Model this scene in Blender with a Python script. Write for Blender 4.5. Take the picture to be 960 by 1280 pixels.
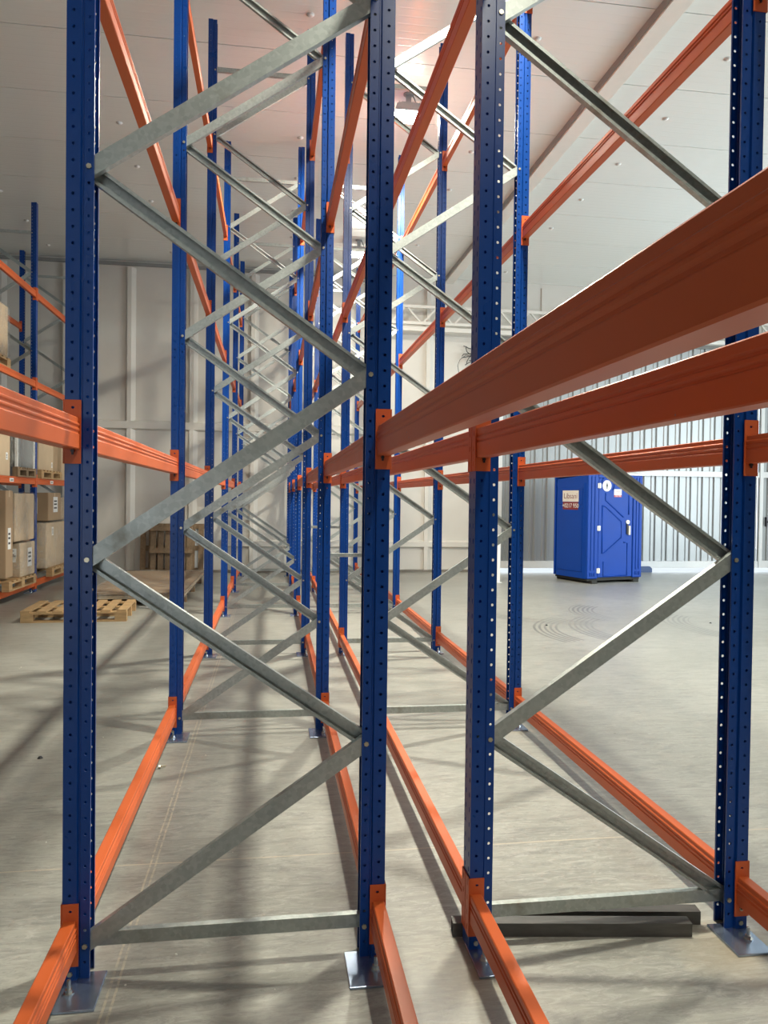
import bpy, bmesh, math, random
from mathutils import Vector, Matrix
random.seed(7)
for o in list(bpy.data.objects): bpy.data.objects.remove(o)
S = bpy.context.scene
COL = S.collection
PI = math.pi

# ------------------------------------------------------------------ camera
def make_camera():
    yaw, pitch, roll = 0.1485, -0.0177, 0.0125
    fw = Vector((math.sin(yaw)*math.cos(pitch), math.cos(yaw)*math.cos(pitch), math.sin(pitch)))
    r = Vector((math.cos(yaw), -math.sin(yaw), 0)); u = r.cross(fw)
    r2 = r*math.cos(roll)+u*math.sin(roll); u2 = -r*math.sin(roll)+u*math.cos(roll)
    cd = bpy.data.cameras.new('camera'); c = bpy.data.objects.new('camera', cd); COL.objects.link(c)
    m = Matrix((r2, u2, -fw)).transposed().to_4x4(); m.translation = (0, -2.4859, 1.5523)
    c.matrix_world = m
    cd.sensor_fit = 'AUTO'; cd.sensor_width = 36; cd.lens = 942.44*36/1280
    cd.clip_start = 0.02; cd.clip_end = 200
    S.camera = c
make_camera()

# ------------------------------------------------------------------ world, light, exposure
w = bpy.data.worlds.new('world'); S.world = w; w.use_nodes = True
bgn = w.node_tree.nodes['Background']; bgn.inputs[0].default_value = (0.80, 0.90, 1.0, 1); bgn.inputs[1].default_value = 3.0
def area(name, loc, direction, sx, sy, power, color=(1, 1, 1), shape='RECTANGLE', spread=PI):
    d = bpy.data.lights.new(name, 'AREA'); d.shape = shape; d.size = sx; d.size_y = sy
    d.energy = power; d.color = color; d.spread = spread
    o = bpy.data.objects.new(name, d); COL.objects.link(o); o.location = loc
    o.rotation_euler = Vector(direction).to_track_quat('-Z', 'Y').to_euler(); return o
# daylight through the open loading door in the right wall
area('daylight_right_door', (12.5, 4.6, 2.6), (-1, 0, 0), 11.4, 5.0, 760, (0.86, 0.97, 1.0))
# daylight through the open rear door, far behind the photographer
area('daylight_rear_door', (-8.0, -25.9, 1.4), (0, 1, 0), 6.0, 2.8, 230, (0.95, 0.98, 1.0))
LAMPS = [(1.53, 6.22, 560), (1.53, 1.2, 300), (1.53, 11.25, 75), (1.53, -3.8, 110)]  # last entry: added unseen lamp, fills camera-facing sides and the foreground floor
S.view_settings.view_transform = 'Standard'; S.view_settings.look = 'None'
S.view_settings.exposure = 0.0; S.view_settings.gamma = 1.0; S.view_settings.use_curve_mapping = False

# ------------------------------------------------------------------ helpers
def tag(o, label=None, cat=None, group=None, kind=None):
    if label: o['label'] = label
    if cat: o['category'] = cat
    if group: o['group'] = group
    if kind: o['kind'] = kind
    return o
class MB:
    def __init__(s): s.v = []; s.f = []
    def add(s, vs, fs):
        n = len(s.v); s.v += [tuple(p) for p in vs]; s.f += [tuple(i+n for i in f) for f in fs]; return s
    def box(s, x0, x1, y0, y1, z0, z1):
        return s.add([(x0,y0,z0),(x1,y0,z0),(x1,y1,z0),(x0,y1,z0),(x0,y0,z1),(x1,y0,z1),(x1,y1,z1),(x0,y1,z1)],
            [(0,3,2,1),(4,5,6,7),(0,1,5,4),(1,2,6,5),(2,3,7,6),(3,0,4,7)])
    def prism(s, poly, mp, a, b):   # poly: 2-D loop; mp(p, t) -> 3-D point; capped
        n = len(poly); vs = [mp(p, a) for p in poly]+[mp(p, b) for p in poly]
        fs = [(i, (i+1) % n, n+(i+1) % n, n+i) for i in range(n)]+[tuple(range(n-1, -1, -1)), tuple(range(n, 2*n))]
        return s.add(vs, fs)
    def cyl(s, c, axis, r, h, n=10, r2=None):
        a = Vector(axis).normalized(); t = a.orthogonal().normalized(); b = a.cross(t); c = Vector(c); r2 = r if r2 is None else r2
        vs = [c+(t*math.cos(2*PI*i/n)+b*math.sin(2*PI*i/n))*r for i in range(n)]+[c+a*h+(t*math.cos(2*PI*i/n)+b*math.sin(2*PI*i/n))*r2 for i in range(n)]
        return s.add(vs, [(i, (i+1) % n, n+(i+1) % n, n+i) for i in range(n)]+[tuple(range(n-1, -1, -1)), tuple(range(n, 2*n))])
    def tube(s, pts, r, n=6):
        pts = [Vector(p) for p in pts]; rings = []
        for i, p in enumerate(pts):
            d = (pts[min(i+1, len(pts)-1)]-pts[max(i-1, 0)]).normalized()
            t = d.cross(Vector((0.123, 0.2, 0.97)));
            if t.length < 1e-3: t = d.orthogonal()
            t.normalize(); b = d.cross(t)
            rings += [p+(t*math.cos(2*PI*k/n)+b*math.sin(2*PI*k/n))*r for k in range(n)]
        m = len(pts)
        fs = [(i*n+k, i*n+(k+1) % n, (i+1)*n+(k+1) % n, (i+1)*n+k) for i in range(m-1) for k in range(n)]
        return s.add(rings, fs+[tuple(range(n-1, -1, -1)), tuple(range((m-1)*n, m*n))])
    def mesh(s, name, mat=None, smooth=False, bevel=0, seg=1):
        me = bpy.data.meshes.new(name); me.from_pydata(s.v, [], s.f)
        bm = bmesh.new(); bm.from_mesh(me)
        bmesh.ops.recalc_face_normals(bm, faces=bm.faces)
        if bevel: bmesh.ops.bevel(bm, geom=list(bm.edges), offset=bevel, segments=seg, affect='EDGES', clamp_overlap=True)
        bm.to_mesh(me); bm.free()
        if smooth:
            for p in me.polygons: p.use_smooth = True
        if mat: me.materials.append(mat)
        return me
    def obj(s, name, mat, parent=None, loc=None, **k):
        return link(name, s.mesh(name, mat, **k), parent, loc)
def link(name, me, parent=None, loc=None, rotz=0):
    o = bpy.data.objects.new(name, me); COL.objects.link(o)
    if parent: o.parent = parent
    if loc: o.location = loc
    if rotz: o.rotation_euler = (0, 0, rotz)
    return o
def empty(name, loc, rotz=0):
    o = link(name, None, None, loc, rotz); o.empty_display_size = 0.2; return o
def copy_tree(o, parent=None):
    c = o.copy(); COL.objects.link(c)
    if parent: c.parent = parent
    for ch in list(o.children): copy_tree(ch, c)
    return c

# ------------------------------------------------------------------ materials
class NT:
    def __init__(s, name):
        s.m = bpy.data.materials.new(name); s.m.use_nodes = True; s.t = s.m.node_tree; s.b = s.t.nodes['Principled BSDF']
    def n(s, ty, **kw):
        x = s.t.nodes.new(ty)
        for k, v in kw.items():
            if k in x.inputs: 
                if isinstance(v, bpy.types.NodeSocket): s.t.links.new(v, x.inputs[k])
                else: x.inputs[k].default_value = v
            else: setattr(x, k, v)
        return x
    def L(s, a, b): s.t.links.new(a, b)
    def math(s, op, a, b=None, c=None):
        x = s.t.nodes.new('ShaderNodeMath'); x.operation = op
        for i, v in enumerate((a, b, c)):
            if v is None: continue
            if isinstance(v, (int, float)): x.inputs[i].default_value = v
            else: s.L(v, x.inputs[i])
        return x.outputs[0]
    def mix(s, f, a, b, bt='MIX'):
        x = s.t.nodes.new('ShaderNodeMix'); x.data_type = 'RGBA'; x.blend_type = bt
        for i, v in ((0, f), (6, a), (7, b)):
            if isinstance(v, bpy.types.NodeSocket): s.L(v, x.inputs[i])
            elif i == 0: x.inputs[0].default_value = v
            else: x.inputs[i].default_value = (*v, 1)
        return x.outputs[2]
    def ramp(s, f, a, b):
        x = s.t.nodes.new('ShaderNodeMapRange'); s.L(f, x.inputs[0]); x.inputs[1].default_value = a; x.inputs[2].default_value = b; return x.outputs[0]
    def coords(s, kind='Object', scale=(1, 1, 1)):
        tc = s.t.nodes.new('ShaderNodeTexCoord'); mp = s.t.nodes.new('ShaderNodeMapping'); s.L(tc.outputs[kind], mp.inputs[0]); mp.inputs[3].default_value = scale
        return mp.outputs[0]
    def noise(s, vec, scale, detail=4, rough=0.55, dist=0):
        x = s.t.nodes.new('ShaderNodeTexNoise'); s.L(vec, x.inputs['Vector']); x.inputs['Scale'].default_value = scale
        x.inputs['Detail'].default_value = detail; x.inputs['Roughness'].default_value = rough; x.inputs['Distortion'].default_value = dist
        return x.outputs[0]
    def bump(s, h, strength, dist=0.01):
        x = s.t.nodes.new('ShaderNodeBump'); s.L(h, x.inputs['Height']); x.inputs['Strength'].default_value = strength; x.inputs['Distance'].default_value = dist
        s.L(x.outputs[0], s.b.inputs['Normal'])
    def base(s, c):
        if isinstance(c, bpy.types.NodeSocket): s.L(c, s.b.inputs['Base Color'])
        else: s.b.inputs['Base Color'].default_value = (*c, 1)
    def set(s, **k):
        for a, v in k.items():
            i = s.b.inputs[a.replace('_', ' ')]
            if isinstance(v, bpy.types.NodeSocket): s.L(v, i)
            else: i.default_value = v
def simple(name, c, rough=0.5, metal=0.0, var=0.15, scale=8, bump=0.0, aniso=(1, 1, 1), spec=0.5):
    t = NT(name); v = t.coords('Object', aniso); n = t.noise(v, scale)
    d = tuple(x*(1-var) for x in c); l = tuple(min(1, x*(1+var)) for x in c)
    t.base(t.mix(n, d, l)); t.set(Roughness=rough, Metallic=metal, Specular_IOR_Level=spec)
    if bump: t.bump(n, bump, 0.004)
    return t.m
def paint(name, c, rough, chip=0.0, chipc=(0.25, 0.22, 0.2), spec=0.5):
    t = NT(name); v = t.coords('Object'); n = t.noise(v, 3.0, 3); big = t.mix(n, tuple(x*0.88 for x in c), tuple(x*1.1 for x in c))
    n2 = t.noise(v, 55, 5, 0.7); n3 = t.noise(v, 6, 2)
    if chip:
        m = t.math('MULTIPLY', t.ramp(n2, 0.68-chip, 0.70-chip), t.ramp(n3, 0.58, 0.66)); big = t.mix(m, big, chipc)
    t.base(big); t.set(Roughness=t.math('MULTIPLY_ADD', n, 0.15, rough-0.07), Specular_IOR_Level=spec)
    t.bump(n2, 0.05, 0.002); return t.m
BLUE = paint('blue_paint', (0.0015, 0.046, 0.25), 0.29, spec=0.38)
ORANGE = paint('orange_paint', (0.60, 0.116, 0.027), 0.40, 0.03, spec=0.4)
CONN = paint('orange_connector_paint', (0.58, 0.105, 0.024), 0.45)
DARKPIN = simple('dark_pin_steel', (0.05, 0.045, 0.05), 0.45, 0.8)
def galv():
    t = NT('galvanised_steel'); v = t.coords('Object'); vo = t.n('ShaderNodeTexVoronoi', Scale=75.0); t.L(v, vo.inputs['Vector'])
    n = t.noise(v, 9, 4); c = t.mix(t.math('MULTIPLY', vo.outputs['Color'], 0.55), (0.38, 0.42, 0.41), (0.60, 0.64, 0.62))
    t.base(t.mix(t.ramp(n, 0.62, 0.8), c, (0.30, 0.30, 0.26))); t.set(Metallic=0.74, Roughness=t.math('MULTIPLY_ADD', n, 0.25, 0.30)); return t.m
GALV = galv()
ZINC = simple('zinc_bolt', (0.55, 0.50, 0.38), 0.35, 0.9, 0.1)
PLATE = simple('base_plate_zinc', (0.34, 0.42, 0.56), 0.25, 0.85, 0.3, 20)
BLACKSTEEL = simple('raw_black_tube_steel', (0.10, 0.098, 0.095), 0.45, 0.55, 0.4, 14, aniso=(1, 4, 4))
WOOD = simple('pallet_wood', (0.42, 0.27, 0.13), 0.75, 0, 0.4, 7, 0.1, (1.0, 1.0, 5.0))
WOODD = simple('weathered_pallet_wood', (0.23, 0.155, 0.09), 0.8, 0, 0.45, 6, 0.1, (4, 4, 1))
CARD = simple('cardboard', (0.36, 0.25, 0.15), 0.8, 0, 0.12, 5)
CARD2 = simple('pale_cardboard', (0.50, 0.38, 0.25), 0.75, 0, 0.12, 5)
PAPER = simple('white_paper_label', (0.80, 0.80, 0.78), 0.6, 0, 0.04)
INK = simple('dark_print', (0.04, 0.04, 0.045), 0.6, 0, 0.1)
REDINK = simple('dark_red_print', (0.20, 0.025, 0.03), 0.6, 0, 0.1)
DARKPLASTIC = simple('dark_plastic', (0.03, 0.03, 0.035), 0.55, 0, 0.2)
RUBBER = simple('black_rubber', (0.025, 0.025, 0.022), 0.8, 0, 0.2)
GREYBOX = simple('grey_plastic_crate', (0.20, 0.21, 0.21), 0.5, 0, 0.2)
TOILET = paint('toilet_blue_plastic', (0.002, 0.050, 0.33), 0.45, spec=0.2)
WHITEPL = simple('white_plastic', (0.80, 0.80, 0.78), 0.45, 0, 0.04)
LAMPGREY = simple('lamp_housing_grey', (0.35, 0.36, 0.36), 0.5, 0.3, 0.1)
def film():
    t = NT('stretch_film'); v = t.coords('Object', (2, 2, 0.8)); n = t.noise(v, 2.6, 4, 0.6, 2.5)
    t.base((0.62, 0.60, 0.55)); t.set(Roughness=0.22, Alpha=t.math('MULTIPLY_ADD', t.ramp(n, 0.45, 0.72), 0.38, 0.08)); t.bump(n, 0.8, 0.05); return t.m
FILM = film()
def wallmat():
    t = NT('white_wall_paint'); v = t.coords('Object'); n = t.noise(v, 0.9, 5, 0.6); n2 = t.noise(v, 14, 4)
    c = t.mix(t.ramp(n, 0.35, 0.75), (0.66, 0.635, 0.585), (0.73, 0.705, 0.65)); t.base(c); t.set(Roughness=0.6); t.bump(n2, 0.06, 0.01); return t.m
WALL = wallmat()
TRUSSW = simple('white_painted_truss_steel', (0.78, 0.755, 0.70), 0.5, 0, 0.04)
def ceilmat():
    t = NT('ceiling_panel_enamel'); v = t.coords('Object'); wv = t.n('ShaderNodeTexWave', wave_type='BANDS', bands_direction='Y', Scale=2.6); t.L(v, wv.inputs['Vector'])
    n = t.noise(v, 0.5, 3)
    t.base(t.mix(n, (0.78, 0.80, 0.77), (0.83, 0.85, 0.82))); t.set(Roughness=0.20, Specular_IOR_Level=0.5)
    t.bump(t.ramp(wv.outputs[0], 0.0, 0.12), 0.3, 0.003); return t.m
CEIL = ceilmat()
SEAM = simple('dark_seam', (0.16, 0.14, 0.12), 0.8)
TRIMG = simple('grey_flashing', (0.30, 0.30, 0.29), 0.45, 0.3)
CORR = simple('galvanised_corrugated_sheet', (0.36, 0.375, 0.375), 0.40, 0.45, 0.06, 1.5, aniso=(3, 3, 0.4))
RAILW = simple('white_gate_rail', (0.72, 0.73, 0.72), 0.5, 0.1, 0.04)
def floormat():
    t = NT('polished_concrete')
    geo = t.n('ShaderNodeNewGeometry'); pos = geo.outputs['Position']
    sep = t.n('ShaderNodeSeparateXYZ'); t.L(pos, sep.inputs[0]); X, Y = sep.outputs[0], sep.outputs[1]
    n1 = t.noise(pos, 0.55, 6, 0.6, 0.4); n2 = t.noise(pos, 3.2, 6, 0.65, 0.8); n3 = t.noise(pos, 40, 4, 0.6)
    mp = t.n('ShaderNodeMapping'); t.L(pos, mp.inputs[0]); mp.inputs[2].default_value = (0, 0, 0.45); mp.inputs[3].default_value = (0.6, 3.0, 1)
    n4 = t.noise(mp.outputs[0], 4.5, 7, 0.72, 1.8)
    c = t.mix(t.ramp(n1, 0.30, 0.72), (0.250, 0.252, 0.222), (0.370, 0.372, 0.340))
    mp5 = t.n('ShaderNodeMapping'); t.L(pos, mp5.inputs[0]); mp5.inputs[2].default_value = (0, 0, -0.5); mp5.inputs[3].default_value = (0.9, 3.4, 1)
    n5 = t.noise(mp5.outputs[0], 7.5, 8, 0.78, 2.2)
    c = t.mix(t.math('MULTIPLY', t.ramp(n4, 0.45, 0.66), 0.75), c, (0.190, 0.190, 0.180))
    c = t.mix(t.math('MULTIPLY', t.ramp(n5, 0.48, 0.66), 0.65), c, (0.46, 0.458, 0.425))
    c = t.mix(t.math('MULTIPLY', t.ramp(n2, 0.55, 0.78), 0.30), c, (0.46, 0.44, 0.39))
    c = t.mix(t.math('MULTIPLY', t.ramp(n3, 0.60, 0.75), 0.45), c, (0.15, 0.145, 0.13))
    for sx, sy, sr in ((1.62, -0.10, 0.26), (0.70, -0.12, 0.20), (1.66, 2.42, 0.18)):   # ochre drilling dust at the anchors
        dx = t.math('SUBTRACT', X, sx); dy = t.math('SUBTRACT', Y, sy); dd = t.math('SQRT', t.math('ADD', t.math('MULTIPLY', dx, dx), t.math('MULTIPLY', dy, dy)))
        m = t.math('MULTIPLY', t.ramp(t.math('ADD', dd, t.math('MULTIPLY', n2, 0.25)), sr+0.12, sr*0.4), 0.55); c = t.mix(m, c, (0.46, 0.38, 0.25))
    wob = t.math('MULTIPLY', t.math('SUBTRACT', n2, 0.5), 0.012)
    def line(coord, at, half, col, amt):
        nonlocal c
        d = t.math('ABSOLUTE', t.math('SUBTRACT', t.math('ADD', coord, wob), at))
        m = t.math('MULTIPLY', t.math('LESS_THAN', d, half), amt); c = t.mix(m, c, col); return m
    for off in (-0.012, 0.010):      # double chalk line along the left rack
        line(X, -0.477+off, 0.004, (0.62, 0.55, 0.40), t.math('MULTIPLY', t.ramp(n3, 0.35, 0.55), 0.5))
    for y0 in (-5.3, 0.775, 6.85, 12.9):
        line(Y, y0, 0.004, (0.50, 0.43, 0.33), 0.75)
    for x0 in (-6.2, 6.0, 12.0):
        line(X, x0, 0.004, (0.16, 0.15, 0.14), 0.7)
    # curved tyre scuffs near the toilet
    for cx, cy, r, a0, a1 in ((4.6, 5.9, 1.35, 2.2, 3.5), (5.1, 6.0, 1.35, 2.3, 3.5), (5.4, 7.3, 1.1, 2.3, 3.6), (4.2, 8.0, 1.4, 3.5, 4.6), (6.4, 6.2, 1.25, 2.3, 3.6)):
        dx = t.math('SUBTRACT', X, cx); dy = t.math('SUBTRACT', Y, cy)
        rr = t.math('SQRT', t.math('ADD', t.math('MULTIPLY', dx, dx), t.math('MULTIPLY', dy, dy)))
        an = t.math('ARCTAN2', t.math('MULTIPLY', dy, -1.0), t.math('MULTIPLY', dx, -1.0)); an = t.math('ADD', an, PI)
        band = t.math('MULTIPLY', t.math('LESS_THAN', t.math('ABSOLUTE', t.math('SUBTRACT', rr, r)), 0.17), t.math('LESS_THAN', t.math('ABSOLUTE', t.math('SUBTRACT', an, (a0+a1)/2)), (a1-a0)/2))
        tread = t.math('GREATER_THAN', t.math('SINE', t.math('MULTIPLY', rr, 95.0)), 0.1)
        m = t.math('MULTIPLY', t.math('MULTIPLY', band, tread), t.math('MULTIPLY', t.ramp(n1, 0.25, 0.5), 0.6))
        c = t.mix(m, c, (0.09, 0.09, 0.09))
    t.base(c); t.set(Roughness=t.math('MULTIPLY_ADD', n5, 0.50, 0.10), Specular_IOR_Level=0.5)
    t.bump(t.math('ADD', n4, t.math('MULTIPLY', n3, 0.25)), 0.08, 0.01); return t.m
FLOOR = floormat()
def emit(name, c, s):
    t = NT(name); t.base(c); t.b.inputs['Emission Color'].default_value = (*c, 1); t.b.inputs['Emission Strength'].default_value = s; return t.m
LENS = emit('led_lens_glow', (1.0, 0.97, 0.86), 60)

# ------------------------------------------------------------------ setting
XL, XR, YF, YB, ZC = -20.0, 12.6, -26.0, 13.3, 6.25
fl = MB().box(XL, XR, YF, YB, -0.2, 0).obj('floor', FLOOR); tag(fl, 'grey polished concrete hall floor with scuffs and joints', kind='structure')
ap = MB().box(XL-4, XR+14, YB+0.001, YB+8, -0.25, -0.02).box(XR+0.001, XR+14, YF, YB, -0.25, -0.02).obj('trim_1', simple('outdoor_concrete', (0.45, 0.44, 0.42), 0.8)); tag(ap, 'pale concrete apron outside the hall doors', kind='structure')
# ceiling: enamelled panels with open joints under a dark deck, plastic caps on the screws
ce = MB().box(XL, XR, YF, YB, ZC+0.08, ZC+0.2).obj('ceiling', SEAM); tag(ce, 'white glossy panel ceiling with thin seams', kind='structure')
PW = 1.27; ys = [5.60+PW*i for i in range(-25, 7)]
pm = None
for y in ys:
    y1 = min(y+PW, YB)-0.006
    if y1-y < 0.05: continue
    if y < YF: continue
    o = MB().box(XL, XR, y+0.006, y1, ZC, ZC+0.08).obj('ceiling_panel', CEIL, ce)
capm = MB().cyl((0, 0, 0), (0, 0, -1), 0.040, 0.006, 14).cyl((0, 0, -0.006), (0, 0, -1), 0.034, 0.016, 14, 0.018).mesh('fixing_cap', WHITEPL, True)
for cx in (-6.47, -4.2, -1.94, 0.33, 2.63, 4.73, 7.0, 9.3, 11.5):
    for i in range(-2, 7):
        y = 4.96+PW*i
        if y < YB: link('fixing_cap', capm, ce, (cx, y, ZC))
bb = MB().prism([(3.60, 6.15), (3.79, 6.15), (3.83, 6.25), (3.60, 6.25)], lambda p, t: (p[0], t, p[1]), YF, YB).obj('trim_2', TRUSSW); tag(bb, 'long white boxed cover strip running along the ceiling', kind='structure')
sh = MB().box(3.583, 3.5995, YF, YB, 6.17, 6.249).obj('trim_3', TRIMG); tag(sh, 'thin grey flashing beside the ceiling cover strip', kind='structure')
# back wall with sprayed ribs and bands
XG = 4.86                                  # where the corrugated sliding gate begins
wb = MB().box(XL, XG, YB, YB+0.15, -0.2, ZC+0.2).box(XG, XR, YB, YB+0.15, 5.0, ZC+0.2).box(XR-0.3, XR, YB, YB+0.15, -0.2, 5.0).obj('wall_back', WALL); tag(wb, 'cream white back wall with vertical ribs', kind='structure')
for i in range(-13, 7):
    x = -2.88+1.22*i
    if x > XG-0.2: continue
    z0, z1 = (0.02, ZC-0.14)
    MB().prism([(x, 0.0), (x, -0.07), (x+0.08, -0.07), (x+0.16, 0.0)], lambda p, t: (p[0], YB+p[1]-0.001, t), z0, z1).obj('wall_rib', WALL, wb)
for z0, z1, x0, x1 in ((2.90, 3.04, XL, 2.4), (0.54, 0.64, -1.0, XG), (5.06, 5.13, 2.0, XG)):
    MB().prism([(0, z0-0.03), (-0.076, z0), (-0.076, z1), (0, z1+0.03)], lambda p, t: (t, YB+p[0]-0.001, p[1]), x0, x1).obj('wall_band', WALL, wb)
for i in range(6):
    x = XG+0.9+1.75*i
    MB().box(x, x+0.12, YB-0.03, YB-0.001, 5.2, ZC-0.1).obj('wall_rib', WALL, wb)
MB().box(XL, 2.0, YB-0.06, YB-0.001, ZC-0.10, ZC-0.04).obj('ceiling_angle', TRIMG, wb)
bs = MB().box(XL, XG-0.01, YB-0.085, YB-0.08+0.078, 0.0, 0.05).obj('baseboard_back', simple('stained_wall_foot', (0.22, 0.20, 0.17), 0.9, 0, 0.4)); tag(bs, 'grey stained skirting along the back wall foot', kind='structure')
wl = MB().box(XL-0.15, XL, YF, YB+0.15, -0.2, ZC+0.2).obj('wall_left', WALL); tag(wl, 'white left hall wall', kind='structure')
wr = MB().box(XR, XR+0.15, YF, -1.2, -0.2, ZC+0.2).box(XR, XR+0.15, 10.4, YB+0.15, -0.2, ZC+0.2).box(XR, XR+0.15, -1.2, 10.4, 5.2, ZC+0.2).obj('wall_right', WALL); tag(wr, 'white right hall wall with wide loading door opening', kind='structure')
wf = MB().box(XL-0.15, -11.0, YF-0.15, YF, -0.2, ZC+0.2).box(-5.0, XR+0.15, YF-0.15, YF, -0.2, ZC+0.2).box(-11.0, -5.0, YF-0.15, YF, 2.8, ZC+0.2).obj('wall_front', WALL); tag(wf, 'white wall behind the photographer', kind='structure')
# white lattice truss in front of the back wall
tr = empty('trim_4', (0, 0, 0)); tag(tr, 'white lattice truss along the top of the back wall', kind='structure')
YT = 13.0
TX0, TX1 = 2.0, XR-0.05
MB().box(TX0, TX1, YT, YT+0.06, 5.53, 5.59).obj('top_chord', TRUSSW, tr)
MB().box(TX0, TX1, YT, YT+0.06, 5.19, 5.25).obj('bottom_chord', TRUSSW, tr)
MB().box(TX0, TX1, YT+0.02, YB-0.08, 5.06, 5.15).obj('support_rail', TRUSSW, tr)
x = TX0+0.1
while x < TX1-0.7:
    for a, b in (((x, 5.53), (x+0.26, 5.25)), ((x+0.60, 5.53), (x+0.34, 5.25))):
        d = Vector((b[0]-a[0], 0, b[1]-a[1])).normalized(); nn = Vector((-d.z, 0, d.x))*0.017
        A = Vector((a[0], 0, a[1])); B = Vector((b[0], 0, b[1]))
        MB().prism([A+nn, A-nn, B-nn, B+nn], lambda p, t: (p.x, t, p.z), YT+0.012, YT+0.048).obj('lattice_bar', TRUSSW, tr)
    x += 0.67
# corrugated sliding gate (door_1) and the framed leaf beside it (door_2)
def corrugated(x0, x1, z0, z1, y):
    p = 0.28; prof = []; x = x0
    while x < x1-0.01:
        for dx, dy in ((0, 0), (0.105, 0), (0.120, 0.012), (0.135, 0), (0.205, 0), (0.225, -0.038), (0.262, -0.038), (0.278, 0)):
            if x+dx < x1: prof.append((x+dx, y+dy))
        x += p
    prof.append((x1, y)); poly = prof+[(q[0], q[1]+0.006) for q in reversed(prof)]
    m = MB(); n = len(prof)
    for z in (z0, z1): m.v += [(q[0], q[1], z) for q in prof]+[(q[0], q[1]+0.006, z) for q in prof]
    N = 2*n
    for i in range(n-1):
        m.f += [(i, i+1, N+i+1, N+i), (n+i, N+n+i, N+n+i+1, n+i+1), (i, n+i, n+i+1, i+1), (N+i, N+i+1, N+n+i+1, N+n+i)]
    return m
YG = 13.22
g1 = empty('door_1', (XG, YG, 0)); tag(g1, 'tall grey corrugated sliding gate behind the blue toilet cabin', kind='structure')
def gp(n, mb, mat, par):
    o = mb.obj(n, mat, par); o.location = -Vector(par.location); return o
GX = 10.92
gp('corrugated_sheet', corrugated(XG, GX, 0.1, 5.0, YG), CORR, g1)
gp('top_flashing', MB().prism([(YG-0.10, 4.98), (YG-0.02, 5.14), (YG+0.07, 5.14), (YG+0.07, 4.98)], lambda p, t: (t, p[0], p[1]), XG, XR-0.3), TRIMG, g1)
gp('middle_rail', MB().box(XG, GX, YG-0.075, YG-0.04, 2.13, 2.25), RAILW, g1)
gp('bottom_rail', MB().box(XG, GX, YG-0.075, YG+0.05, 0.09, 0.24), RAILW, g1)
gp('side_stile', MB().box(XG-0.06, XG+0.03, YG-0.08, YG+0.05, 0.09, 5.0), RAILW, g1)
gp('gate_roller', MB().prism([(-0.20, 0), (0.20, 0), (0.20, 0.085), (0.15, 0.13), (-0.15, 0.13), (-0.20, 0.085)], lambda p, t: (8.12+p[0], t, p[1]), YG-0.16, YG-0.08), simple('blue_roller_block', (0.06, 0.10, 0.22), 0.5), g1)
g2 = empty('door_2', (GX, YG, 0)); tag(g2, 'framed corrugated gate leaf with latch at the right edge', kind='structure')
gp('corrugated_sheet', corrugated(GX+0.02, XR-0.3, 0.1, 5.0, YG), CORR, g2)
gp('frame_stile', MB().box(GX+0.02, GX+0.10, YG-0.08, YG-0.042, 0.09, 5.0), RAILW, g2)
gp('frame_rail', MB().box(GX+0.1, XR-0.3, YG-0.08, YG-0.042, 2.13, 2.26), RAILW, g2)
gp('frame_rail', MB().box(GX+0.1, XR-0.3, YG-0.08, YG+0.05, 0.09, 0.25), RAILW, g2)
gp('gate_latch', MB().box(11.09, 11.115, YG-0.10, YG-0.045, 1.03, 1.24).box(11.115, 11.42, YG-0.085, YG-0.065, 1.115, 1.145).box(11.20, 11.23, YG-0.10, YG-0.06, 1.08, 1.18).box(11.29, 11.32, YG-0.10, YG-0.06, 1.08, 1.18), DARKPIN, g2)

# ------------------------------------------------------------------ racking
LB, W, HP = 2.5113, 0.085, 6.148
HPIT = 0.6175/12
RW = 0.035                                 # half width of the narrower rear part of a post
UX0 = 0.067                                # bolt line, distance from the outer post face
def holed(m, mp, a0, a1, z0, z1, zs, rx, rz, th, hh=HPIT/2):
    """a strip a0..a1 by z0..z1, one octagon hole of half size rx,rz at each z in zs; mp(a, z, d) -> point, d = depth into the steel"""
    ac = (a0+a1)/2
    def quad(za, zb):
        for d in (0, th):
            m.add([mp(a0, za, d), mp(a1, za, d), mp(a1, zb, d), mp(a0, zb, d)], [(0, 1, 2, 3)])
    zs = [z for z in zs if z-hh >= z0 and z+hh <= z1]
    ed = [z0]+[q for z in zs for q in (z-hh, z+hh)]+[z1]
    for i in range(0, len(ed), 2):
        if ed[i+1]-ed[i] > 1e-5: quad(ed[i], ed[i+1])
    for z in zs:
        out = [(a1, z), (a1, z+hh), (ac, z+hh), (a0, z+hh), (a0, z), (a0, z-hh), (ac, z-hh), (a1, z-hh)]
        inn = [(ac+rx*math.cos(PI/4*i), z+rz*math.sin(PI/4*i)) for i in range(8)]
        n = len(m.v)
        m.v += [mp(a, b, 0) for a, b in out]+[mp(a, b, 0) for a, b in inn]+[mp(a, b, th) for a, b in out]+[mp(a, b, th) for a, b in inn]
        for i in range(8):
            j = (i+1) % 8
            m.f += [(n+i, n+j, n+8+j, n+8+i), (n+16+j, n+16+i, n+24+i, n+24+j), (n+8+i, n+8+j, n+24+j, n+24+i)]
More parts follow.
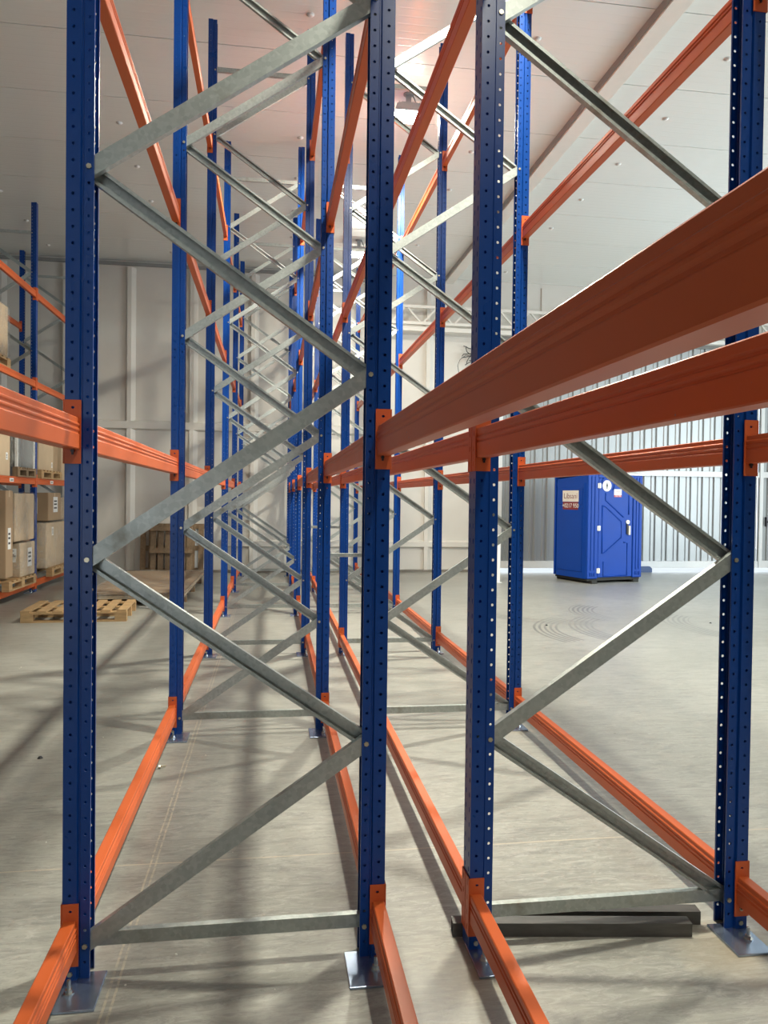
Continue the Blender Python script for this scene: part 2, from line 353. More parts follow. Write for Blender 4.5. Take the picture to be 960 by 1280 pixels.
def post_mesh(h):
    """u (x) runs inward from the outer face, v (y) across; symmetric in v"""
    m = MB(); nrow = int(h/HPIT)+2; th = 0.0022; w2 = W/2
    rear = [0.112+HPIT*(i-2) for i in range(nrow)]; front = [z+0.0135 for z in rear]; face = [z+0.012 for z in rear]
    for sg in (-1, 1):
        holed(m, lambda a, z, d, s=sg: (a, s*(w2-d), z), 0.0, 0.043, 0, h, front, 0.0052, 0.0052, th)
        holed(m, lambda a, z, d, s=sg: (a, s*(RW-d), z), 0.052, 0.082, 0, h, rear, 0.0052, 0.0052, th)
        for d in (0, th):
            pr = [(0.043, w2-d), (0.046, RW-0.003-d), (0.050, RW-0.003-d), (0.052, RW-d)]
            for (ua, va), (ub, vb) in zip(pr, pr[1:]):
                m.add([(ua, sg*va, 0), (ub, sg*vb, 0), (ub, sg*vb, h), (ua, sg*va, h)], [(0, 1, 2, 3)])
            m.add([(0.082-d, sg*RW, 0), (0.082-d, sg*(RW-0.008), 0), (0.082-d, sg*(RW-0.008), h), (0.082-d, sg*RW, h)], [(0, 1, 2, 3)])
        holed(m, lambda a, z, d, s=sg: (d, s*a, z), 0.003, w2, 0, h, face, 0.0045, 0.010, th)
        m.add([(0, 0, 0), (0, sg*0.003, 0), (0, sg*0.003, h), (0, 0, h)], [(0, 1, 2, 3)])
    me = bpy.data.meshes.new('post'); me.from_pydata(m.v, [], m.f); me.materials.append(BLUE); return me
POST = post_mesh(HP)
PLATEM = MB().box(-0.004, 0.130, -0.19, 0.0, 0.0, 0.009).mesh('base_plate', PLATE, bevel=0.0015)
ANCH = MB().cyl((0, 0, 0), (0, 0, 1), 0.017, 0.003, 12).cyl((0, 0, 0.003), (0, 0, 1), 0.0115, 0.010, 6).cyl((0, 0, 0.013), (0, 0, 1), 0.006, 0.028, 8).mesh('anchor_bolt', simple('bright_anchor_zinc', (0.62, 0.62, 0.60), 0.25, 0.95, 0.05))
BOLT = MB().cyl((0, 0, 0), (0, -1, 0), 0.0085, 0.005, 6).mesh('bolt', ZINC)
def channel(p0, p1, y0, y1, web_front, h=0.052):
    """lipped C channel from p0 to p1 (x, z), y0..y1 deep, web towards y0 if web_front"""
    A = Vector((p0[0], 0, p0[1])); B = Vector((p1[0], 0, p1[1])); d = (B-A).normalized(); n = Vector((-d.z, 0, d.x)); t = 0.0025; a = h/2; l = 0.011
    A -= d*0.022; B += d*0.022
    D = y1-y0
    o = [(-a, 0), (a, 0), (a, D), (a-l, D), (a-l, D-t), (a-t, D-t), (a-t, t), (-a+t, t), (-a+t, D-t), (-a+l, D-t), (-a+l, D), (-a, D)]
    yy = (lambda q: y0+q) if web_front else (lambda q: y1-q)
    return MB().prism(o, lambda p, s: tuple((A if s == 0 else B)+n*p[0]+Vector((0, yy(p[1]), 0))), 0, 1)
ZN = [0.112+0.6175*i for i in range(10)]
def make_frame(xo, xi, mats=GALV):
    """root at the outer post's outer near foot; xo/xi = +1: outer post on the left"""
    depth = abs(xi-xo); s = 1 if xi > xo else -1
    root = empty('upright_frame', (xo, 0, 0))
    for side in (0, 1):
        p = link('post', POST, root, ((0 if side == 0 else s*depth), W/2, 0), 0 if (s == 1) == (side == 0) else PI)
        rot = p.rotation_euler.z; sg = 1 if rot == 0 else -1
        # plate and bolts lie on the camera side whatever way the post faces
        bp = link('base_plate', PLATEM, p, (0, sg*0.005 if rot == 0 else 0.0375-0.19+0.0, 0))
        bp.location = (0, 0.0, 0) if rot == 0 else (0, 0.19, 0)
        link('anchor_bolt', ANCH, p, (0.036, -sg*(W/2+0.062), 0.009))
        for i, z in enumerate(ZN):
            if (i % 2 == 0) == (side == 0) or i in (0, 9):
                zz = z
                b = link('bolt', BOLT, p, (UX0, -sg*RW, zz), 0 if rot == 0 else PI)
        for zz in (0.030, 0.082):
            link('bolt', BOLT, p, (0.024, -sg*W/2, zz), 0 if rot == 0 else PI)
    xs = [s*UX0, s*(depth-UX0)]
    def nx(i): return xs[0] if i % 2 == 0 else xs[1]
    for i in range(9):
        a = (nx(i), ZN[i]); b = (nx(i+1), ZN[i+1])
        web = b[0] > a[0]
        channel(a, b, 0.0165 if web else 0.0435, 0.0425 if web else 0.0685, web).obj('brace', GALV, root)
    channel((min(xs), ZN[0]), (max(xs), ZN[0]), 0.0435, 0.0685, True, 0.045).obj('horizontal_brace', GALV, root)
    channel((min(xs), ZN[9]+0.012), (max(xs), ZN[9]+0.012), 0.0165, 0.0425, True, 0.045).obj('horizontal_brace', GALV, root)
    return root
XA, XB, XC, XD = -0.642, 0.390, 0.685, 1.723
ordn = ['nearest the camera', 'second from the camera', 'third from the camera', 'fourth from the camera', 'fifth from the camera', 'farthest from the camera']
for row, (xo, xi) in (('left', (XA, XB)), ('right', (XD, XC))):
    proto = None
    for k in range(6):
        fr = make_frame(xo, xi) if proto is None else copy_tree(proto)
        proto = proto or fr
        fr.location = (xo, k*LB, 0)
        tag(fr, f'blue two-post upright frame with galvanised zigzag braces, {row} rack row, {ordn[k]}', 'rack frame', 'blue upright frames of the empty racks')
# beams
BL = LB-W
def beam_profile():
    o = [(0.003, 0), (0.043, 0), (0.046, 0.003), (0.046, 0.046), (0.0425, 0.050), (0.0425, 0.055), (0.046, 0.059), (0.046, 0.063), (0.0425, 0.067), (0.0425, 0.071), (0.046, 0.075), (0.046, 0.079), (0.0415, 0.083), (0.0415, 0.097), (0.039, 0.1)]
    l = [(0.004, 0.1), (0.001, 0.097), (0.001, 0.080), (0.005, 0.076), (0.005, 0.072), (0.001, 0.068), (0.001, 0.062), (0.005, 0.058), (0.005, 0.054), (0.001, 0.050), (0.001, 0.003)]
    return o+l
BEAM = MB().prism(beam_profile(), lambda p, t: (p[0], t, p[1]), -BL/2+0.004, BL/2-0.004).mesh('box_section', ORANGE)
def connector(sg):
    m = MB(); y = sg*BL/2; inn = -sg
    holed(m, lambda a, z, d: (a, y+inn*d, z), 0.0, 0.050, 0.0, 0.2, [0.2-0.024], 0.0055, 0.0045, 0.004, 0.02)
    m.add([(0.05, y, 0), (0.05, y+inn*0.004, 0), (0.05, y+inn*0.004, 0.2), (0.05, y, 0.2)], [(0, 1, 2, 3)])
    m.add([(0, y, 0.2), (0.05, y, 0.2), (0.05, y+inn*0.004, 0.2), (0, y+inn*0.004, 0.2)], [(0, 1, 2, 3)])
    m.add([(0, y, 0), (0.05, y, 0), (0.05, y+inn*0.004, 0), (0, y+inn*0.004, 0)], [(0, 1, 2, 3)])
    holed(m, lambda a, z, d: (-0.0042+d, y+sg*a, z), -0.004, 0.039, 0.0, 0.2, [0.022+HPIT*i+0.004 for i in range(3)]+[0.178], 0.004, 0.011, 0.0035, 0.02)
    for a in (-0.004, 0.039):
        m.add([(-0.0042, y+sg*a, 0), (-0.0007, y+sg*a, 0), (-0.0007, y+sg*a, 0.2), (-0.0042, y+sg*a, 0.2)], [(0, 1, 2, 3)])
    me = bpy.data.meshes.new('end_connector'); me.from_pydata(m.v, [], m.f); me.materials.append(CONN); return me
CONM = {-1: connector(-1), 1: connector(1)}
PINM = {sg: MB().cyl((0.026, sg*(BL/2-0.004), 0.040), (0, -sg, 0), 0.0055, 0.010, 8).box(0.023, 0.029, min(sg*(BL/2-0.012), sg*(BL/2-0.007)), max(sg*(BL/2-0.012), sg*(BL/2-0.007)), 0.028, 0.046).mesh('locking_pin', DARKPIN) for sg in (-1, 1)}
def make_beam():
    r = empty('rack_rail', (0, 0, 0))
    o = link('box_section', BEAM, r, (0, 0, 0.045))
    for sg in (-1, 1):
        c = link('end_connector', CONM[sg], r, (0, 0, 0)); link('locking_pin', PINM[sg], c, (0, 0, 0))
    return r
BP = make_beam(); used = [False]
def place_beam(x, s, ymid, ztop):
    b = copy_tree(BP) if used[0] else BP
    used[0] = True; b.location = (x, ymid, ztop-0.2); b.rotation_euler = (0, 0, 0 if s == 1 else PI); return b
LEV = [0.2554, 1.8498, 3.4977, 5.0682]; LN = ['floor level', 'chest level', 'third level', 'top level']
BAY = {-1: 'bay nearest the camera', 0: 'first full bay', 1: 'second bay back', 2: 'third bay back', 3: 'fourth bay back', 4: 'farthest bay'}
for nm, x, s in (('left rack, outer left side', XA, 1), ('left rack, inner right side', XB, -1), ('right rack, inner left side', XC, 1), ('right rack, outer right side', XD, -1)):
    for k in range(-1, 5):
        for l in range(4):
            if k == -1 and l == 3: continue
            z = LEV[l]-(0.045 if (nm.endswith('outer left side') and l == 2) else 0)
            b = place_beam(x, s, k*LB+W+BL/2, z)
            tag(b, f'orange beam, {LN[l]}, {nm}, {BAY[k]}', 'rack rail', 'orange load beams of the empty racks')
# row spacers between the two rack rows
for k, z in ((1, 1.17), (2, 1.26), (3, 1.17)):
    y = k*LB+W/2; r = empty('row_spacer', ((XB+XC)/2, y, z)); hw = (XC-XB)/2
    MB().box(-hw, hw, -0.014, 0.014, -0.012, 0.012).obj('spacer_bar', GALV, r)
    for sg in (-1, 1): MB().box(min(sg*hw, sg*(hw-0.004)), max(sg*hw, sg*(hw-0.004)), -0.03, 0.03, -0.03, 0.03).obj('flange', GALV, r)
    tag(r, f'short galvanised spacer bar joining the two rack rows at the {["", "second", "third", "fourth"][k]} frame', 'spacer bar', 'row spacers')
# far left rack
XE, XF = -3.70, -4.735
proto = None
for i, y in enumerate((7.64, 10.15, 12.66)):
    fr = make_frame(XE, XF) if proto is None else copy_tree(proto)
    proto = proto or fr; fr.location = (XE, y, 0)
    tag(fr, ['blue upright frame of the stocked rack at the left, outside the picture edge', 'blue upright frame of the stocked rack at far left, between the carton bays', 'last blue upright frame of the stocked far left rack, by the back wall'][i], 'rack frame', 'blue upright frames of the stocked rack')
FL = [0.245, 1.865, 3.40, 4.815]
for nm, x, s in (('aisle side', XE, -1), ('wall side', XF, 1)):
    for i, y in enumerate((7.64, 10.15)):
        for l in range(4):
            b = place_beam(x, s, y+W+BL/2, FL[l])
            tag(b, f'orange beam of stocked far left rack, {["bottom shelf", "second shelf", "third shelf", "top shelf"][l]}, {nm}, {["near bay", "far bay"][i]}', 'rack rail', 'orange beams of the stocked rack')
            if l == 1 and nm == 'aisle side':
                yy = (9.05, 11.05)[i]-(y+W+BL/2)
                # beam is turned by 180 degrees
                q = MB().box(-0.0018, 0.0, -yy-0.085, -yy+0.085, 0.065, 0.118).obj('shelf_label', PAPER, b)
                q.data.transform(Matrix.Translation((0.0008, 0, 0)))
                for dz in (0.082, 0.098):
                    MB().box(-0.0016, -0.0009, -yy-0.06, -yy+0.05, dz-0.004, dz+0.004).obj('label_print', INK, q)

# ------------------------------------------------------------------ pallets
def board(par, n, x0, x1, y0, y1, z0, z1, mat):
    return MB().box(x0, x1, y0, y1, z0, z1).obj(n, mat, par)
def make_pallet(Lx=1.22, D=0.96, n=7, mat=WOOD):
    r = empty('pallet', (0, 0, 0)); rr = random.Random(3)
    bw = 0.105
    for i in range(n):
        x = -Lx/2+bw/2+(Lx-bw)*i/(n-1); dd = rr.uniform(-0.006, 0.006)
        board(r, 'deck_board', x-bw/2+dd, x+bw/2+dd, -D/2+abs(dd), D/2, 0.122, 0.144, mat)
    for j in (-1, 0, 1):
        y = j*(D/2-0.05)
        board(r, 'stringer_board', -Lx/2, Lx/2, y-0.05, y+0.05, 0.100, 0.122, mat)
        board(r, 'bottom_board', -Lx/2, Lx/2, y-0.05, y+0.05, 0.0, 0.022, mat)
        for i in (-1, 0, 1):
            x = i*(Lx/2-0.07)
            board(r, 'block', x-0.07, x+0.07, y-0.048, y+0.048, 0.022, 0.100, mat)
    return r
pal = make_pallet(); pal.location = (-2.385, 7.60, 0); pal.rotation_euler = (0, 0, 0.05)
tag(pal, 'empty light wooden pallet lying on the floor behind the front left post', 'pallet')
def pallet_at(loc, rot=(0, 0, 0), label='', mat=None, src=None, scale=None, group=None):
    p = copy_tree(src or pal); p.location = loc; p.rotation_euler = rot
    if 'group' in p: del p['group']
    tag(p, label, 'pallet', group)
    if scale: p.scale = scale
    return p
dark = make_pallet(1.22, 0.98, 8, WOODD)
dark.location = (-1.95, 13.14, 0.50); dark.rotation_euler = (PI/2-0.10, 0, 0)
tag(dark, 'weathered wide pallet leaning upright against the back wall, behind the narrower one', 'pallet')
narrow = make_pallet(0.80, 0.97, 6, WOODD)
narrow.location = (-1.94, 12.72, 0.485); narrow.rotation_euler = (-PI/2-0.10, 0, 0)
tag(narrow, 'narrow weathered pallet leaning in front with cross boards showing', 'pallet')
# pallets of the stocked rack (deck boards run across the beams)
zsh = [FL[0]-0.055, FL[1]-0.055, FL[2]-0.055]
pallet_at((-4.06, 9.20, zsh[0]), (0, 0, PI/2), 'pallet on the bottom shelf of the far left rack, left of the post')
pallet_at((-4.06, 11.28, zsh[0]), (0, 0, PI/2), 'pallet on the bottom shelf of the far left rack, right of the post')
pallet_at((-4.16, 9.67, zsh[1]), (0, 0, PI/2), 'grey pallet on the second shelf under the grey crate', src=dark, scale=(0.72, 1, 1))
pallet_at((-4.16, 11.02, zsh[1]), (0, 0, PI/2), 'light pallet on the second shelf under the tall brown carton')
pallet_at((-4.20, 8.45, zsh[2]), (0, 0, PI/2), 'pallet on the third shelf at the left picture edge')
# ------------------------------------------------------------------ goods
def carton(name, x0, x1, y0, y1, z0, z1, mat, label, cat='carton', stickers=(), film_=False, tape=True, group=None):
    r = empty(name, ((x0+x1)/2, (y0+y1)/2, z0)); cx, cy = (x0+x1)/2, (y0+y1)/2
    a, b, h = (x1-x0)/2, (y1-y0)/2, z1-z0
    MB().box(-a, a, -b, b, 0, h).obj('carton_body', mat, r, bevel=0.008, seg=2)
    if tape:
        MB().box(-a-0.001, a+0.001, -0.03, 0.03, h-0.09, h+0.0012).obj('tape', CARD2, r)
    for (f, u, v, sw, shh) in stickers:     # face 'x' (+X side) or 'y' (-Y side); centre u along, v up, size
        if f == 'x':
            q = MB().box(a+0.0005, a+0.002, u-sw/2, u+sw/2, v-shh/2, v+shh/2).obj('shipping_label', PAPER, r)
            for t in (0.22, 0.02, -0.22): MB().box(a+0.002, a+0.0026, u-sw*0.36, u+sw*(0.3 if t else 0.1), v+shh*t-shh*0.05, v+shh*t+shh*0.05).obj('label_print', INK, q)
        else:
            q = MB().box(u-sw/2, u+sw/2, -b-0.002, -b-0.0005, v-shh/2, v+shh/2).obj('shipping_label', PAPER, r)
            for t in (0.22, 0.0, -0.22): MB().box(u-sw*0.36, u+sw*(0.3 if t else 0.1), -b-0.0026, -b-0.002, v+shh*t-shh*0.05, v+shh*t+shh*0.05).obj('label_print', INK, q)
    if film_:
        m = MB().box(-a-0.012, a+0.012, -b-0.012, b+0.012, 0.004, h+0.012)
        me = m.mesh('stretch_wrap', FILM); bm = bmesh.new(); bm.from_mesh(me); bmesh.ops.subdivide_edges(bm, edges=bm.edges, cuts=6, use_grid_fill=True)
        rr = random.Random(int(abs(x0*100+z0*37)))
        for v in bm.verts:
            k = rr.uniform(0, 0.016); v.co += Vector((math.copysign(k, v.co.x), math.copysign(k, v.co.y), k*0.5))
        bm.to_mesh(me); bm.free()
        for p in me.polygons: p.use_smooth = True
        link('stretch_wrap', me, r)
    tag(r, label, cat, group); return r
zp0 = zsh[0]+0.1445
carton('carton', -4.00, -3.62, 9.17, 9.86, zp0, 0.83, CARD2, 'wrapped low carton with white labels at the bottom of the far left stack', stickers=(('x', 0.10, 0.27, 0.20, 0.28), ('y', 0.02, 0.27, 0.22, 0.10), ('y', 0.06, 0.36, 0.16, 0.12)), film_=True)
carton('carton', -3.99, -3.63, 8.95, 9.85, 0.865, 1.56, CARD2, 'tall crumpled film-wrapped carton on top of the low labelled one', film_=True)
carton('carton', -4.55, -4.10, 8.62, 9.15, zp0, 0.90, CARD, 'brown carton at the left picture edge, bottom shelf', stickers=(('y', 0.1, 0.3, 0.14, 0.22),))
carton('carton', -4.08, -3.64, 8.62, 8.92, 0.92-0.545, 1.60, CARD, 'tall brown carton cut by the left picture edge, bottom shelf', stickers=(('x', 0.0, 0.55, 0.12, 0.3),))
carton('carton', -4.50, -3.65, 10.55, 11.75, zp0, 1.08, CARD2, 'big film-wrapped carton right of the far left post', stickers=(('x', -0.22, 0.60, 0.10, 0.14),), film_=True)
carton('carton', -4.05, -3.65, 10.67, 11.42, 1.112, 1.58, CARD, 'brown carton with two white labels on top of the wrapped one', stickers=(('x', 0.05, 0.27, 0.26, 0.26), ('y', -0.05, 0.25, 0.16, 0.26)))
carton('carton', -4.10, -3.68, 11.46, 11.76, 1.112, 1.50, CARD2, 'pale narrow carton beside the brown labelled one', film_=True)
zp1 = zsh[1]+0.1445
carton('carton', -4.40, -3.72, 8.40, 9.04, zsh[1], 2.55, CARD2, 'pale carton on the second shelf at the left picture edge', stickers=(('x', 0.18, 0.28, 0.08, 0.10),))
c = carton('crate', -4.55, -3.72, 9.32, 10.11, zp1, 2.62, GREYBOX, 'grey film-wrapped crate with light edges on the second shelf', 'crate', tape=False, film_=True)
for yy in (-0.40, 0.40): MB().box(0.395, 0.432, yy-0.015, yy+0.015, 0, 0.66).obj('edge_strip', WHITEPL, c)
carton('carton', -4.60, -3.73, 10.40, 11.26, zp1, 2.60, CARD2, 'tall pale brown carton on the light pallet, second shelf', stickers=(('x', 0.33, 0.10, 0.06, 0.09),))
carton('carton', -4.60, -3.74, 11.30, 11.55, zp1, 2.55, CARD, 'dark narrow carton right of the tall pale brown one')
carton('carton', -4.60, -3.72, 11.70, 12.30, zsh[1], 2.50, CARD2, 'pale carton at the far end of the second shelf, beside the front post')
r = empty('plastic_tub', (-4.1, 9.2, zsh[1])); MB().box(-0.36, 0.36, -0.14, 0.14, 0, 0.015).box(-0.36, 0.36, -0.14, -0.12, 0.015, 0.13).box(-0.36, 0.36, 0.12, 0.14, 0.015, 0.13).box(-0.36, -0.34, -0.12, 0.12, 0.015, 0.13).box(0.34, 0.36, -0.12, 0.12, 0.015, 0.13).obj('tub_body', DARKPLASTIC, r)
MB().box(-0.375, 0.375, -0.155, 0.155, 0.13, 0.145).obj('tub_lid', DARKPLASTIC, r); tag(r, 'dark plastic tub on the second shelf between the carton and the grey crate', 'tub')
r.location.y = 9.13; r.scale = (1, 0.5, 1)
carton('carton', -4.60, -3.72, 8.30, 8.93, zsh[2]+0.1445, 4.2, CARD2, 'pale carton on the third shelf at the left picture edge', film_=True)

# wrapped stack of boards on bearers behind the floor pallet
r = empty('board_stack', (-1.90, 10.1, 0)); hx, hy = 0.68, 1.62
for i in range(4): MB().box(-hx+0.015*(i % 2), hx-0.012*((i+1) % 2), -hy+0.02*(i % 3), hy-0.01*i, 0.10+0.022*i, 0.12+0.022*i).obj('board', CARD2 if i < 3 else simple('brown_hardboard', (0.30, 0.20, 0.12), 0.6), r)
for y in (-1.2, 0.0, 1.2): MB().box(-hx, hx, y-0.05, y+0.05, 0, 0.10).obj('bearer', WOODD, r)
fm = MB().box(-hx-0.012, hx+0.012, -hy-0.012, hy+0.012, 0.097, 0.194).mesh('stretch_wrap', FILM); bm = bmesh.new(); bm.from_mesh(fm); bmesh.ops.subdivide_edges(bm, edges=bm.edges, cuts=7, use_grid_fill=True)
for v in bm.verts: v.co += Vector((random.uniform(-1, 1)*0.006, random.uniform(-1, 1)*0.006, random.uniform(0, 0.006)))
bm.to_mesh(fm); bm.free(); link('stretch_wrap', fm, r)
MB().tube([(0.33, -hy-0.014, 0.11), (0.36, -hy-0.06, 0.07), (0.33, -hy-0.12, 0.02), (0.22, -hy-0.17, 0.006), (0.10, -hy-0.16, 0.006)], 0.008, 6).obj('loose_strap', WHITEPL, r)
tag(r, 'low film-wrapped stack of brown boards on the floor, behind the light pallet', 'board stack')

r = empty('guide_post', (4.24, 11.23, 0)); MB().box(-0.03, 0.03, -0.03, 0.03, 0.008, 0.73).obj('post_tube', WHITEPL, r, bevel=0.004); MB().box(-0.06, 0.06, -0.06, 0.06, 0, 0.008).obj('foot_plate', WHITEPL, r)
tag(r, 'short white post on the floor left of the corrugated gate', 'post')
# two steel tubes on the floor between the right front posts
def steel_tube(p0, p1, wd, h, label):
    a, b = Vector(p0), Vector(p1); L = (b-a).length
    r = empty('steel_tube', (a+b)/2, math.atan2(b.y-a.y, b.x-a.x)); t = 0.003
    m = MB()
    o = [(-wd/2, 0), (wd/2, 0), (wd/2, h), (-wd/2, h)]; i = [(-wd/2+t, t), (wd/2-t, t), (wd/2-t, h-t), (-wd/2+t, h-t)]
    vs = [(x, y, z) for x in (-L/2, L/2) for (y, z) in o+i]; fs = []
    for k in range(4):
        j = (k+1) % 4; fs += [(k, j, 8+j, 8+k), (4+k, 12+k, 12+j, 4+j), (k, 4+k, 4+j, j), (8+k, 8+j, 12+j, 12+k)]
    m.add(vs, fs).obj('tube_body', BLACKSTEEL, r); tag(r, label, 'steel tube', 'loose steel tubes'); return r
steel_tube((0.655, 0.121, 0.0), (1.505, 0.010, 0.0), 0.05, 0.048, 'front grey steel tube on the floor under the right nearest frame')
steel_tube((0.86, 0.175, 0.0), (1.58, 0.080, 0.0), 0.05, 0.048, 'rear grey steel tube on the floor, half hidden behind the front one')

# floor litter
m = MB(); rr = random.Random(11)
for _ in range(70):
    x, y = rr.uniform(-3.0, 1.2), rr.uniform(-0.6, 6.5); s = rr.uniform(0.002, 0.006)
    m.cyl((x, y, 0.0002), (0, 0, 1), s, s*0.6, 5, s*0.5)
o = m.obj('floor_litter', simple('litter_white', (0.7, 0.68, 0.62), 0.7)); tag(o, 'scattered tiny pale crumbs on the concrete floor', 'litter', kind='stuff')
m = MB()
for x, y in ((3.40, 6.46), (5.61, 6.47), (0.42, 2.9), (-1.33, 2.17)): m.cyl((x, y, 0.0002), (0, 0, 1), 0.018, 0.012, 6, 0.008)
tag(m.obj('dark_crumbs', DARKPLASTIC), 'few tiny black crumbs on the concrete floor', 'litter', kind='stuff')
r = empty('loose_bolt', (-0.62, 1.92, 0.0)); MB().cyl((0, 0, 0.010), (1, 0.3, 0), 0.010, 0.010, 6).obj('bolt_head', ZINC, r); MB().cyl((0.009, 0.003, 0.010), (1, 0.3, 0), 0.005, 0.03, 8).obj('bolt_shank', ZINC, r)
tag(r, 'small loose bolt lying on the floor by the lower left beam', 'bolt')

# ------------------------------------------------------------------ portable toilet
def toilet():
    r = empty('portable_toilet', (5.86, 10.90, 0), math.radians(16)); Wd, Dp, H = 1.33, 1.02, 2.06
    z0 = 0.09
    MB().box(0.03, Wd-0.03, 0.03, Dp-0.03, 0.05, z0+0.06).obj('base', RUBBER, r)
    for x in (0.10, Wd-0.22): MB().box(x, x+0.14, -0.02, Dp+0.02, 0.0, 0.055).obj('skid', RUBBER, r, bevel=0.01)
    # shell: back, sides with a step, front jambs and lintel
    MB().box(0.0, Wd, Dp-0.04, Dp, z0, H).obj('back_wall', TOILET, r, bevel=0.01)
    for sx in (0, 1):
        q = (lambda a: a) if sx == 0 else (lambda a: Wd-a)
        s = MB().prism([(q(0.0), 0.12), (q(0.0), Dp-0.10), (q(0.04), Dp-0.04), (q(0.06), Dp-0.04), (q(0.06), 0.04), (q(0.02), 0.04)], lambda p, t: (p[0], p[1], t), z0, 1.90).obj('side_wall', TOILET, r)
        x0, x1 = sorted((q(-0.012), q(0.0)))
        MB().box(x0, x1, 0.16, Dp-0.14, z0+0.12, 1.42).obj('raised_panel', TOILET, s, bevel=0.006)
        x0, x1 = sorted((q(-0.010), q(0.0)))
        MB().box(x0, x1, 0.16, Dp-0.14, 1.48, 1.80).obj('raised_panel', TOILET, s, bevel=0.006)
        MB().prism([(0.05, 1.90), (Dp-0.05, 1.86), (Dp-0.08, 1.98), (0.05, 2.05)], lambda p, t: (t, p[0], p[1]), *sorted((q(0.015), q(0.06)))).obj('vent_shoulder', TOILET, r)
    for x0, x1 in ((0.0, 0.255), (1.10, Wd)):
        j = MB().box(x0, x1, 0.0, 0.06, z0, H).obj('front_jamb', TOILET, r, bevel=0.012)
        for k in (0.30, 0.62): MB().box(x0+(x1-x0)*k, x0+(x1-x0)*k+0.028, -0.012, 0.0, z0+0.16, H-0.04).obj('jamb_rib', TOILET, j, bevel=0.004)
        for k in range(3): MB().box(x0+0.07+0.045*k, x0+0.095+0.045*k, -0.014, 0.0, z0+0.05, z0+0.12).obj('jamb_foot_rib', TOILET, j)
    MB().box(0.255, 1.10, 0.0, 0.06, 2.00, H).obj('lintel', TOILET, r)
    MB().prism([(-0.02, 2.06), (Dp+0.02, 2.06), (Dp+0.02, 2.09), (Dp-0.25, 2.15), (0.3, 2.15), (-0.02, 2.09)], lambda p, t: (t, p[0], p[1]), -0.02, Wd+0.02).obj('roof', WHITEPL, r)
    MB().box(0.95, 1.03, -0.02, 0.0, 2.0, 2.04).obj('door_catch', WHITEPL, r)
    d = MB().box(0.262, 1.092, 0.012, 0.05, z0+0.02, 1.995).obj('door', TOILET, r, bevel=0.008)
    def rib(pts, closed=False):
        p = [((x-729)/74*1.33, 0.012, (729-y)/66) for x, y in pts]
        if closed: p.append(p[0])
        MB().tube(p, 0.014, 8).obj('door_rib', TOILET, d, smooth=True)
    rib([(752.7, 616), (752.7, 625), (777, 646)])
    rib([(748.6, 632), (753, 633), (774.5, 652), (774.5, 672), (752, 691), (749, 692)], True)
    rib([(751, 702), (751, 720), (783, 720), (783, 679), (778, 678)])
    rib([(784.5, 612), (784.5, 643)])
    rib([(747, 605), (748, 600), (751, 597), (756, 595.5), (762, 595.5)])
    rib([(762, 612), (764, 608), (764, 603)])
    for y in (607, 660, 713):
        z = (729-y)/66; h = MB().box(0.225, 0.298, -0.010, 0.012, z-0.045, z+0.045).obj('hinge', WHITEPL, r); MB().cyl((0.2615, -0.012, z-0.05), (0, 0, 1), 0.014, 0.10, 8).obj('hinge_pin', WHITEPL, h)
    # restroom sign with a standing figure
    sx, sz = (754-729)/74*1.33, (729-607)/66
    sg = MB().cyl((sx, 0.012, sz), (0, -1, 0), 0.105, 0.008, 28).obj('restroom_sign', WHITEPL, r)
    MB().cyl((sx, 0.004, sz+0.048), (0, -1, 0), 0.012, 0.0012, 12).prism([(-0.018, 0.032), (0.018, 0.032), (0.022, -0.01), (0.012, -0.015), (0.009, -0.06), (-0.009, -0.06), (-0.012, -0.015), (-0.022, -0.01)], lambda p, t: (sx+p[0], t, sz+p[1]), 0.004, 0.0028).obj('standing_figure', INK, sg)
    # door sticker
    kx, kz = (769-729)/74*1.33, (729-616)/66
    st = MB().box(kx-0.09, kx+0.09, 0.009, 0.012, kz-0.035, kz+0.075).obj('door_sticker', WHITEPL, r)
    MB().box(kx-0.09, kx+0.09, 0.009, 0.012, kz-0.075, kz-0.036).obj('sticker_stripe', simple('red_sticker', (0.45, 0.05, 0.05), 0.5), st)
    text('Libsani', st, (kx, 0.0088, kz+0.03), 0.045, REDINK, (PI/2, 0, 0)); text('+0217 950', st, (kx, 0.0088, kz-0.055), 0.034, PAPER, (PI/2, 0, 0))
    # latch
    lx, lz = (784-729)/74*1.33, (729-661)/66
    la = MB().box(lx-0.015, lx+0.03, -0.03, 0.012, lz-0.12, lz+0.06).obj('door_latch', simple('worn_latch_metal', (0.62, 0.60, 0.54), 0.4, 0.4), d, bevel=0.008)
    MB().cyl((lx-0.02, 0.012, lz+0.13), (0, -1, 0), 0.04, 0.02, 16).obj('occupied_dial', WHITEPL, d)
    MB().box(lx-0.045, lx-0.015, -0.008, 0.012, lz-0.10, lz+0.10).obj('finger_recess', DARKPLASTIC, d)
    # company label on the left side
    yy, zz = 0.50, 1.64
    lb = MB().box(-0.0135, -0.0102, yy-0.24, yy+0.24, zz-0.10, zz+0.115).obj('company_label', simple('cream_label', (0.72, 0.68, 0.62), 0.5), r)
    l2 = MB().box(-0.0135, -0.0102, yy-0.23, yy+0.23, zz-0.255, zz-0.105).obj('phone_label', REDINK, r)
    text('Libsani', lb, (-0.0139, yy, zz+0.005), 0.15, REDINK, (PI/2, 0, -PI/2)); text('+0217 950', l2, (-0.0139, yy, zz-0.18), 0.115, PAPER, (PI/2, 0, -PI/2))
    tag(r, 'blue portable toilet cabin with white round sign, before the corrugated gate', 'toilet cabin')
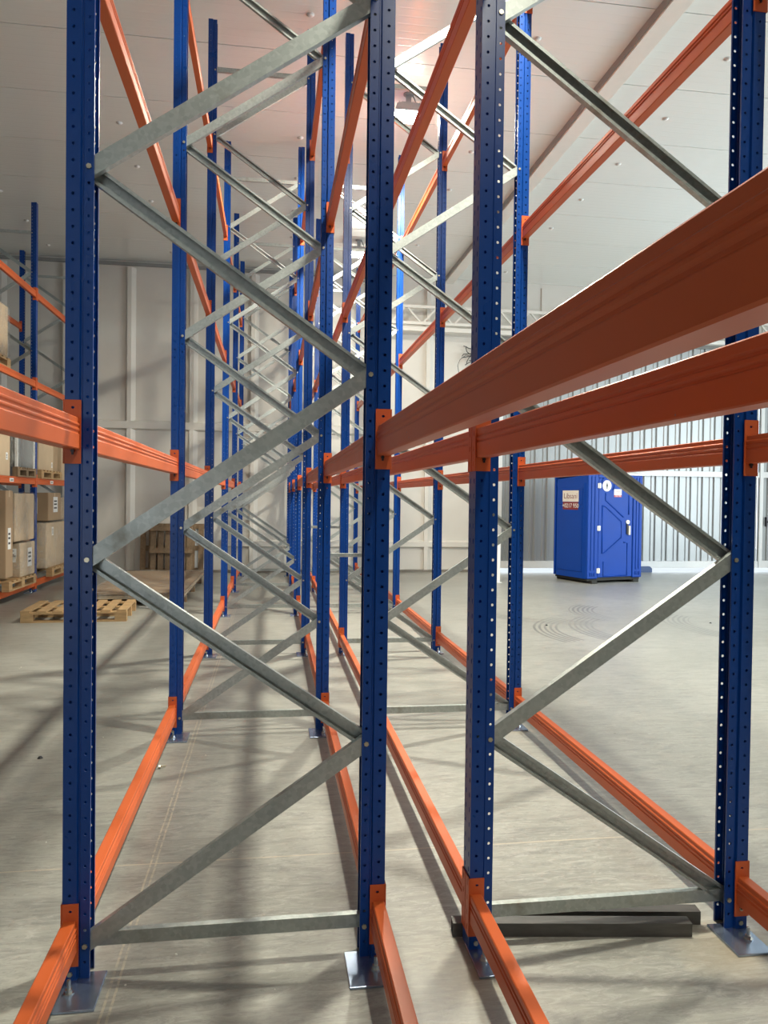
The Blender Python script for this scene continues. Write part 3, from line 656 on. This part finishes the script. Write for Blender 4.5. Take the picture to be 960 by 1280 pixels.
def text(s, par, loc, size, mat, rot):
    cu = bpy.data.curves.new('lettering', 'FONT'); cu.body = s; cu.size = size; cu.align_x = 'CENTER'; cu.align_y = 'CENTER'; cu.extrude = 0.0004
    t = bpy.data.objects.new('lettering_source', cu); COL.objects.link(t)
    dg = bpy.context.evaluated_depsgraph_get(); me = bpy.data.meshes.new_from_object(t.evaluated_get(dg)); bpy.data.objects.remove(t)
    me.materials.clear(); me.materials.append(mat); o = link('lettering', me, par, loc); o.rotation_euler = rot; return o
toilet()

# ------------------------------------------------------------------ lamps and loose cables
def lamp(x, y, pw, label):
    r = empty('floodlight', (x, y, ZC))
    MB().cyl((0, 0, 0), (0, 0, -1), 0.06, 0.012, 16).obj('ceiling_plate', LAMPGREY, r)
    MB().box(-0.03, 0.03, -0.012, 0.012, -0.15, -0.012).obj('hanger', LAMPGREY, r)
    h = MB().prism([(-0.17, -0.24), (0.17, -0.24), (0.15, -0.165), (0.07, -0.145), (-0.07, -0.145), (-0.15, -0.165)], lambda p, t: (p[0], t, p[1]), -0.11, 0.11).obj('housing', LAMPGREY, r)
    for k in range(7): MB().box(-0.125+0.04*k, -0.119+0.04*k, -0.09, 0.09, -0.16, -0.13).obj('cooling_fin', LAMPGREY, h)
    MB().prism([(-0.158, -0.2405), (0.158, -0.2405), (0.135, -0.29), (-0.135, -0.29)], lambda p, t: (p[0], t, p[1]), -0.10, 0.10).obj('led_lens', LENS, r)
    MB().tube([(0.05, 0, -0.012), (0.075, 0, -0.06), (0.09, 0.01, -0.11), (0.11, 0.01, -0.15)], 0.005).obj('power_cable', DARKPLASTIC, r)
    tag(r, label, 'lamp', 'ceiling floodlights')
    a = area('floodlight_glow', (x, y, ZC-0.296), (0, 0, -1), 0.30, 0.20, pw, (1.0, 0.95, 0.78))
labs = ['glowing ceiling floodlight seen between the middle posts', 'ceiling floodlight above the nearest bay, out of the picture', 'ceiling floodlight near the back wall', 'added unseen floodlight behind the photographer, filling the near frame fronts']
for (x, y, pw), lb in zip(LAMPS, labs): lamp(x, y, pw, lb)
r = empty('cable_bundle', (4.22, 13.2, 4.55)); rr = random.Random(5)
for i in range(9):
    p = [Vector((0.10, 0.02, 0.10))]; d = Vector((rr.uniform(-1, -0.2), 0, rr.uniform(-0.8, 0.7)))
    for k in range(6): d = (d+Vector((rr.uniform(-.5, .5), rr.uniform(-.1, .05), rr.uniform(-.6, .4)))).normalized(); p.append(p[-1]+d*0.06)
    for q in p: q.y = min(q.y, 0.03)
    MB().tube(p, 0.009, 5).obj('wire_end', DARKPLASTIC, r)
MB().tube([(0.0, 0, 0.05), (-0.15, 0, 0.08), (-0.28, 0, -0.02), (-0.33, 0, -0.15), (-0.30, 0, -0.30), (-0.28, 0, -0.36)], 0.006, 5).obj('hanging_wire', DARKPLASTIC, r)
MB().cyl((0.12, 0.09, 0.10), (0, -1, 0), 0.05, 0.10, 12).obj('conduit_end', DARKPLASTIC, r)
tag(r, 'bundle of loose black wires hanging from the back wall', 'wires')
